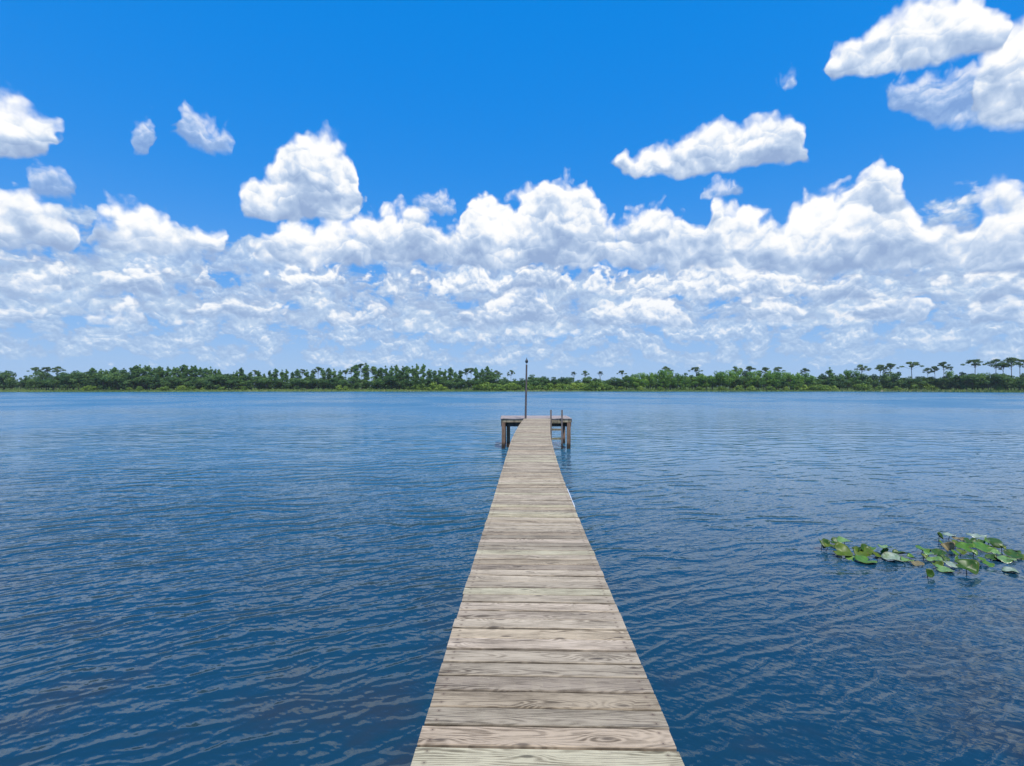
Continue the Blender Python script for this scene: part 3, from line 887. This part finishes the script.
class Tree:
    """Tubes for wood and small leaf faces gathered round clumps, unit height 1."""
    def __init__(s, seed):
        s.r = np.random.default_rng(seed); s.wv, s.wf, s.lv, s.lf, s.lt = [], [], [], [], []
    def tube(s, pts, radii, n=6):
        b0 = len(s.wv)
        for p, r in zip(pts, radii):
            for i in range(n):
                t = 2 * math.pi * i / n
                s.wv.append((p[0] + r * math.cos(t), p[1] + r * math.sin(t), p[2]))
        for j in range(len(pts) - 1):
            for i in range(n):
                s.wf.append((b0 + j * n + i, b0 + j * n + (i + 1) % n, b0 + (j + 1) * n + (i + 1) % n, b0 + (j + 1) * n + i))
        s.wf.append(tuple(b0 + (len(pts) - 1) * n + i for i in range(n)))
    def clump(s, c, rad, n, size, tint=None, flat=1.0):
        r = s.r
        tint = r.uniform(0, 1) if tint is None else tint
        d = r.normal(size=(n, 3)); d /= np.linalg.norm(d, axis=1)[:, None]
        q = r.uniform(0.45, 1.08, n) ** 0.6
        P_ = np.asarray(c) + d * q[:, None] * np.asarray(rad)
        nrm = d * np.array([1, 1, 1.0]) + r.normal(size=(n, 3)) * 0.55 + np.array([0, 0, 0.25])
        nrm /= np.linalg.norm(nrm, axis=1)[:, None]
        a = np.cross(nrm, r.normal(size=(n, 3))); a /= np.linalg.norm(a, axis=1)[:, None] + 1e-9
        bb = np.cross(nrm, a)
        sz = size * r.uniform(0.6, 1.4, n)
        for i in range(n):
            k = len(s.lv)
            u, w = a[i] * sz[i], bb[i] * sz[i] * 0.62 * flat
            s.lv += [P_[i] - u, P_[i] - w, P_[i] + u, P_[i] + w]
            s.lf.append((k, k + 1, k + 2, k + 3))
            t = min(1, max(0, tint + r.normal() * 0.15))
            s.lt += [t] * 4
    def finish(s, name, mat, scale):
        root = empty(name)
        if s.wv: mesh_obj('trunk', np.array(s.wv) * scale, s.wf, BARK, root, smooth=True)
        o = mesh_obj('crown', np.array(s.lv) * scale, s.lf, mat, root)
        set_attr(o.data, 'tint', s.lt, 'FLOAT')
        return root


def grow(kind, seed):
    t = Tree(seed); r = t.r
    lean = r.normal(0, 0.02, 2)
    def stem(h0, h1, r0, r1, n=6):
        zz = np.linspace(h0, h1, n)
        w = np.cumsum(r.normal(0, 0.005, (n, 2)), 0)
        pts = [(lean[0] * z + w[i, 0], lean[1] * z + w[i, 1], z) for i, z in enumerate(zz)]
        t.tube(pts, np.linspace(r0, r1, n)); return pts
    if kind == 'pine_tree':                                        # tall bare stem, open flat crown on a few limbs
        p = stem(-0.03, 0.93, 0.013, 0.005, 8); top = p[-1]
        for i in range(int(r.integers(17, 23))):
            q_ = r.uniform(0.1, 1.0); a = r.uniform(0, 6.28); reach = 0.25 * q_
            z = 0.955 - 0.16 * q_ ** 1.6 - (r.uniform(0, 0.16) if r.random() < 0.4 else 0)
            e = (lean[0] * z + reach * math.cos(a), lean[1] * z + reach * math.sin(a), z)
            t.tube([(lean[0] * z, lean[1] * z, z - 0.10), ((e[0] + lean[0] * z) / 2, (e[1] + lean[1] * z) / 2, z - 0.04), e], [0.006, 0.004, 0.002], 4)
            q = r.uniform(0.030, 0.060)
            t.clump(e, (q * 1.35, q * 1.35, q * 0.70), 90, 0.0135)
        return t
    if kind == 'slender_tree':                                     # narrow crown in tufts, light between them
        p = stem(-0.02, 0.95, 0.013, 0.004, 8)
        for i in range(int(r.integers(36, 42))):
            z = 0.06 + 0.88 * (i + r.uniform(0, 1)) / 40; w = 0.140 * (1.08 - 0.55 * z) * r.uniform(0.7, 1.3); a = r.uniform(0, 6.28); q = r.uniform(0.2, 1.0) * w
            t.clump((lean[0] * z + q * math.cos(a), lean[1] * z + q * math.sin(a), z), (0.070 * (1.1 - 0.3 * z), 0.070 * (1.1 - 0.3 * z), 0.045), 72, 0.019)
        t.clump((lean[0], lean[1], 0.96), (0.030, 0.030, 0.04), 50, 0.015)
        return t
    if kind in ('dense_tree', 'broadleaf_tree'):
        stem(-0.02, 0.55, 0.02, 0.01, 5)
        W = 0.30 if kind == 'dense_tree' else 0.36
        for i in range(22):
            d = r.normal(size=3); d /= np.linalg.norm(d)
            q = r.uniform(0.45, 0.95)
            c = (lean[0] + d[0] * W * q, lean[1] + d[1] * W * q, 0.50 + d[2] * 0.40 * q)
            s_ = r.uniform(0.09, 0.16)
            t.clump(c, (s_, s_, s_ * 0.78), 78, 0.026)
            if i % 4 == 0: t.tube([(0, 0, 0.3), (c[0] * 0.5, c[1] * 0.5, (0.3 + c[2]) / 2 + 0.03), c], [0.008, 0.006, 0.003], 4)
        return t
    if kind == 'shrub':                                            # mounds of light leaves down to the ground
        for i in range(14):
            a = r.uniform(0, 6.28); q = r.uniform(0, 0.75); s_ = r.uniform(0.2, 0.36)
            t.clump((q * math.cos(a), q * math.sin(a) * 0.8, r.uniform(0.2, 0.72) * (1.05 - q * 0.45)), (s_ * 1.15, s_, s_ * 0.8), 70, 0.062)
        t.tube([(0, 0, -0.05), (0.04, 0, 0.3), (0.12, 0.02, 0.5)], [0.03, 0.02, 0.01], 5)
        return t
    if kind == 'palm_tree':
        stem(-0.02, 0.90, 0.018, 0.015, 6); cx, cy = lean[0] * 0.9, lean[1] * 0.9
        for i in range(26):
            a = r.uniform(0, 6.28); e = r.uniform(-0.5, 1.2); L_ = r.uniform(0.13, 0.19)
            for k in range(10):
                s_ = (k + 0.5) / 10
                c = np.array((cx + math.cos(a) * math.cos(e) * L_ * s_, cy + math.sin(a) * math.cos(e) * L_ * s_, 0.9 + (math.sin(e) * s_ - 0.55 * s_ * s_) * L_))
                t.clump(c, (0.012, 0.012, 0.006), 5, 0.020, flat=0.5)
        return t


SPEC = {'pine_tree': ('pine', 4), 'slender_tree': ('slender', 5), 'dense_tree': ('dense', 3), 'broadleaf_tree': ('broad', 4), 'shrub': ('shrub', 4), 'palm_tree': ('palm', 2)}
PROTO, USED = {}, set()
for k, (mt, n) in SPEC.items():
    PROTO[k] = [grow(k, 100 + 17 * i + len(k)).finish(k, LEAF[mt], 1.0) for i in range(n)]


def plant(kind, x, y, h, wide=1.0, label=None, group=None, cat='tree', var=None):
    src = PROTO[kind][random.randrange(len(PROTO[kind])) if var is None else var % len(PROTO[kind])]
    if src.name in USED:
        o = src.copy(); COL.objects.link(o)
        for ch in src.children:
            c = ch.copy(); COL.objects.link(c); c.parent = o
            c.matrix_parent_inverse = ch.matrix_parent_inverse.copy()
    else:
        o = src; USED.add(src.name)
    o.location = (x, y, max(0.0, ground_z(x, y)) - 0.05)
    o.scale = (h * wide, h * wide, h)
    o.rotation_euler = (0, 0, random.uniform(0, 6.28))
    for key in ('label', 'category', 'group', 'kind'):
        if key in o: del o[key]
    return tag(o, label, cat, group)


def far(px, py, depth):
    """Ground point and height of a tree whose top shows at px, py, standing depth metres behind the bank."""
    y = 262.0
    for _ in range(4):
        y = shore_y((px - 512) / F_PX * y) + depth
    x = (px - 512) / F_PX * y
    return x, y, CAM_Z + (386 - py) / F_PX * y - ground_z(x, y)


# skyline of the far bank: x, top, kind, width, own label
SKY = [
    (-34, 368, 'dense_tree', 1, None), (-14, 369, 'dense_tree', 1, None),
    (4, 368, 'dense_tree', 1.35, 'dark domed tree at the left end of the far bank, just before the gap'),
    (26, 372, 'dense_tree', 0.9, 'dark tree right of the gap at the left end of the far bank'),
    (36, 366.5, 'pine_tree', 1, 'leaning open crowned pine next to the gap at the left end'),
    (47, 366, 'pine_tree', 1, None), (56, 365.5, 'pine_tree', 1.0, None), (66, 366.5, 'dense_tree', 0.9, None), (46, 369, 'dense_tree', 0.8, None), (54, 368.5, 'dense_tree', 0.8, None), (31, 370, 'dense_tree', 0.8, None), (39, 368.5, 'dense_tree', 0.8, None), (62, 368.5, 'dense_tree', 0.8, None), (70, 369, 'dense_tree', 0.8, None), (11, 370, 'dense_tree', 0.8, None), (-3, 370, 'dense_tree', 1, None),
]
x = 74
LEFT_TOP = [(74, 368), (100, 368.3), (122, 368), (134, 365.5), (147, 365), (156, 366.5), (166, 366), (180, 366), (192, 365), (202, 367.5), (216, 369), (228, 370.5), (250, 370.5)]
MID_TOP = [(256, 370), (276, 369.5), (296, 370.5), (304, 366.5), (311, 371), (317, 366.5), (330, 367.5), (340, 371), (348, 367.5), (364, 364.5), (380, 365), (396, 364), (405, 366), (414, 364.5), (421, 364), (428, 366), (434, 370), (442, 366), (452, 367), (458, 370), (466, 368), (478, 368), (485, 369), (493, 368), (498, 372)]
tops = lambda T, x: float(np.interp(x, [a for a, _ in T], [c for _, c in T]))
while x < 250:
    SKY.append((x, tops(LEFT_TOP, x) + random.gauss(0, 1.0), 'slender_tree' if random.random() < 0.75 else 'dense_tree', random.uniform(1.0, 1.35), None))
    x += random.uniform(3.6, 5.4)
while x < 497:
    k = 'slender_tree' if random.random() < 0.82 else 'pine_tree'
    SKY.append((x, tops(MID_TOP, x) + random.gauss(0.2, 1.3), k, random.uniform(1.0, 1.3) if k[0] == 's' else 0.95, None))
    x += random.uniform(4.0, 6.2)
SKY += [(504, 373, 'dense_tree', 0.9, None), (511, 369.5, 'pine_tree', 0.8, 'small open pine at the right end of the tall trees, left of the pole'),
        (518, 376, 'dense_tree', 1.6, None), (532, 374.5, 'dense_tree', 1.7, 'low dark rounded tree just right of the pole'), (541, 374.5, 'dense_tree', 1.6, None), (549, 377.5, 'dense_tree', 1.6, None),
        (556, 375.5, 'dense_tree', 1.6, None), (566, 375.5, 'dense_tree', 1.6, None),
        (574, 371, 'palm_tree', 1, 'stout palm tree above the low thicket right of the pole'),
        (585, 370, 'pine_tree', 0.8, 'thin sparse pine between the two palms right of the pole'),
        (600, 370.5, 'palm_tree', 1, 'second palm tree from the pole, right of the thin sparse pine'),
        (592, 375, 'dense_tree', 1.6, None), (608, 376, 'dense_tree', 1.6, None), (616, 375.5, 'dense_tree', 1.6, None),
        (622, 369.5, 'pine_tree', 0.9, 'lone pine crown above the dark low trees, left of the bright green wood')]
RIGHT_TOP = [(628, 374), (637, 370), (645, 370), (657, 369), (665, 366.5), (675, 370), (692, 369), (700, 371), (706, 375), (714, 371), (724, 369), (737, 367.5), (746, 368), (763, 368), (780, 368), (790, 370), (806, 370), (816, 374)]
x = 629
while x < 818:
    SKY.append((x, tops(RIGHT_TOP, x) + random.gauss(0, 0.7), 'broadleaf_tree' if random.random() < 0.8 else 'dense_tree', random.uniform(0.75, 1.0), None))
    x += random.uniform(6.0, 9.0)
SKY += [(696, 366, 'pine_tree', 1.1, 'open spreading pine overtopping the gap in the bright green wood'), (737, 365.5, 'pine_tree', 1, None), (750, 365.5, 'pine_tree', 1, None), (765, 366.5, 'pine_tree', 1, None), (778, 366, 'pine_tree', 1, None), (666, 365.5, 'pine_tree', .9, None),
        (805, 367.5, 'pine_tree', 0.9, None)]
x = 822
END_TOP = [(822, 370), (830, 369), (845, 368), (856, 368), (863, 366.5), (872, 372), (880, 368), (892, 366), (900, 370), (912, 374), (925, 375), (945, 372), (955, 367), (962, 367), (975, 371), (990, 371), (1060, 370)]
while x < 1062:
    SKY.append((x, tops(END_TOP, x) + random.gauss(0, 0.8), 'dense_tree' if random.random() < 0.75 else 'broadleaf_tree', random.uniform(0.75, 1.0), None))
    x += random.uniform(6.5, 9.5)
SKY += [(829, 367, 'slender_tree', 1.2, None), (862, 363.5, 'pine_tree', 1, 'bent pine crown over the dark trees left of the two close pines'),
        (880, 364, 'pine_tree', 1, 'left one of two close pines over the dark clump'), (890, 362.5, 'pine_tree', 1, 'right one of two close pines over the dark clump'),
        (912, 360.5, 'pine_tree', 1.2, 'lone pine with a flat wide crown and bare trunk left of the small pines'),
        (927, 367, 'pine_tree', 0.75, 'smallest pine right of the lone flat crowned one'), (935, 365.5, 'pine_tree', 0.8, 'middle one of three small pines over the dark wood'), (944, 361, 'pine_tree', 0.85, 'tallest of three small pines over the dark wood'),
        (975, 358, 'pine_tree', 1.15, 'tall lone pine with broad crown on bare trunk, left of the last pine cluster'),
        (994, 358, 'pine_tree', 1.0, 'first pine of the cluster at the right end of the bank'), (1003, 362, 'pine_tree', 0.9, None), (1011, 356.5, 'pine_tree', 1.05, 'tallest pine of the cluster at the right end of the bank'), (1020, 358, 'pine_tree', 1.0, None), (1032, 360, 'pine_tree', 1.0, None)]
GENERIC = {
    'dense_tree': ('one of the dark rounded trees filling the wood on the far bank', 'dark rounded trees on the far bank'),
    'slender_tree': ('one of the slender close set trees of the tall wood left of the pole', 'slender trees on the far bank'),
    'pine_tree': ('one of the open crowned pines mixed into the far wood', 'pines on the far bank'),
    'broadleaf_tree': ('one of the bright green leafy trees of the wood right of the pole', 'leafy trees on the far bank'),
}
for i, (px, py, k, w, lab) in enumerate(SKY):
    d = {'pine_tree': 16, 'slender_tree': 12, 'dense_tree': 11, 'broadleaf_tree': 9, 'palm_tree': 13}[k] + random.uniform(-2.5, 4)
    x, y, h = far(px, py, d)
    if k == 'slender_tree': w *= 1.05
    plant(k, x, y, h, w, lab or GENERIC[k][0], None if k not in GENERIC else GENERIC[k][1], var=i)
# lower trees among and behind them that close the wood
x = -30
while x < 1056:
    if not (11 < x < 25):
        top = 374.0 if x < 250 else 376.5 if x < 502 else 377.0 if x < 624 else 375.5 if x < 900 else 374.3
        k = 'dense_tree' if x < 630 or x > 815 or random.random() < 0.3 else 'broadleaf_tree'
        X, Y, h = far(x, top + random.gauss(-0.6, 2.4), random.uniform(8.0, 12))
        plant(k, X, Y, h, random.uniform(1.3, 1.8), GENERIC[k][0], GENERIC[k][1])
    x += random.uniform(5.0, 8.0)
x = -30
while x < 1056:
    if not (14 < x < 20):
        top = 377 if x < 250 else 379 if x < 500 else 381 if x < 630 else 377.5
        X, Y, h = far(x, top + random.gauss(0, 0.9), random.uniform(24, 30))
        plant('dense_tree', X, Y, h, random.uniform(1.0, 1.3), GENERIC['dense_tree'][0], GENERIC['dense_tree'][1])
    x += random.uniform(8.5, 12.5)
# light shrubs along the edge of the bank
SHRUB = ('one of the light green shrubs along the edge of the far bank', 'shrubs along the far bank')
SH = [(88, 384.5, 1.1), (96, 385, 1), (110, 385.5, 1), (128, 385.3, 1), (140, 385, 1), (163, 385, 1), (182, 384.5, 1.2), (192, 385, 1), (206, 385.4, 1), (222, 385, 1), (244, 384.6, 1), (340, 383.5, 0.7), (346, 385, 1),
      (414, 383, 1.1), (422, 382, 1.1), (432, 380.5, 0.9), (440, 383.5, 1.1), (478, 382.5, 1.1), (486, 380, 1), (494, 381, 1), (500, 383, 1.1), (506, 381.5, 1), (512, 381, 1), (519, 383, 1.1),
      (528, 380.5, 1), (534, 381.5, 1), (542, 382, 1), (550, 380.5, 0.9), (558, 382, 1), (566, 381.5, 1), (574, 381, 1), (582, 380.5, 1), (588, 381.5, 1), (594, 377.5, 0.75), (600, 381, 1), (606, 382, 1), (612, 384.5, 1),
      (620, 385, 1), (640, 384.5, 1), (660, 385, 1), (682, 383.5, 0.8), (700, 385, 1), (722, 384.5, 0.9), (738, 383.8, 1), (752, 384.5, 1), (770, 384.5, 1), (786, 385, 1),
      (797, 383.5, 1.1), (804, 382.6, 1.1), (812, 383.4, 1.1), (818, 382.6, 1.1), (826, 383.2, 1.2), (834, 384, 1.1), (858, 381.5, 0.9), (866, 382.8, 0.9), (880, 384, 0.9), (896, 385, 1), (912, 381, 0.9), (922, 380.5, 0.9), (932, 382.5, 0.9), (946, 383, 0.9), (962, 384.5, 1), (1000, 384.5, 1)]
for i, (px, py, w) in enumerate(SH):
    X, Y, h = far(px, py + random.gauss(0, 0.2), random.uniform(4.5, 7.5))
    plant('shrub', X, Y, h, w * 1.05, SHRUB[0], SHRUB[1], cat='shrub', var=i)
for k in PROTO:
    for o in PROTO[k]:
        if o.name not in USED:
            for c in list(o.children): bpy.data.objects.remove(c)
            bpy.data.objects.remove(o)

# ------------------------------------------------ reeds and grass on the bank
m, nt, b = new_mat('bank_grass')
tint = attr(nt, 'tint', 'Fac')
nt.links.new(ramp(nt, tint, [(0.0, (0.100, 0.170, 0.036)), (0.45, (0.190, 0.270, 0.055)), (0.75, (0.28, 0.30, 0.10)), (1.0, (0.38, 0.31, 0.20))]).s, b.inputs['Base Color'])
b.inputs['Roughness'].default_value = 0.8
gv, gf, gt = [], [], []
for i in range(15000):
    x = rng.uniform(-330, 320)
    d = rng.uniform(-0.3, 8.0)
    y = shore_y(x) + d
    z = max(-0.05, ground_z(x, y)) - 0.03
    lo = 0.5 + 0.5 * math.sin(x * 0.06 + 1.3 * math.sin(x * 0.021)) * math.cos(x * 0.017)
    h = rng.uniform(0.35, 0.85) * (0.8 + 0.5 * lo)
    t = min(1, max(0, 0.25 + 0.5 * lo * rng.uniform(0.3, 1.3) + rng.normal() * 0.12 - 0.05 * d))
    for q in range(3):
        a = rng.uniform(0, math.pi); w = rng.uniform(0.10, 0.22); lx, ly = math.cos(a) * w, math.sin(a) * w
        ox, oy = rng.normal(0, 0.22, 2); k = len(gv)
        bx, by = rng.normal(0, 0.12, 2)
        gv += [(x + ox - lx, y + oy - ly, z), (x + ox + lx, y + oy + ly, z), (x + ox + bx, y + oy + by, z + h)]
        gf.append((k, k + 1, k + 2)); gt += [t] * 3
o = mesh_obj('bank_grass', gv, gf, m)
set_attr(o.data, 'tint', gt, 'FLOAT')
tag(o, 'strip of green and tan reeds and grass along the far waterline', 'grass', kind='stuff')

# ------------------------------------------------- the air between here and there
hx0, hx1, hy0, hy1, hz0, hz1 = -6100, 6100, -3100, 8100, -3.0, 30.0
V = [(a, b_, c) for a in (hx0, hx1) for b_ in (hy0, hy1) for c in (hz0, hz1)]
Fc = [(0, 1, 3, 2), (4, 6, 7, 5), (0, 4, 5, 1), (2, 3, 7, 6), (0, 2, 6, 4), (1, 5, 7, 3)]
m = bpy.data.materials.new('thin_air'); m.use_nodes = True
nt = m.node_tree
nt.nodes.remove(nt.nodes['Principled BSDF'])
pv = nt.nodes.new('ShaderNodeVolumePrincipled')
pv.inputs['Color'].default_value = (0.86, 0.93, 1.0, 1)
pv.inputs['Density'].default_value = 0.00013
pv.inputs['Anisotropy'].default_value = 0.0
nt.links.new(pv.outputs[0], nt.nodes['Material Output'].inputs['Volume'])
tag(mesh_obj('haze', V, Fc, m), 'thin blue summer haze over the lake', 'haze', kind='stuff')
scene.cycles.volume_bounces = 0
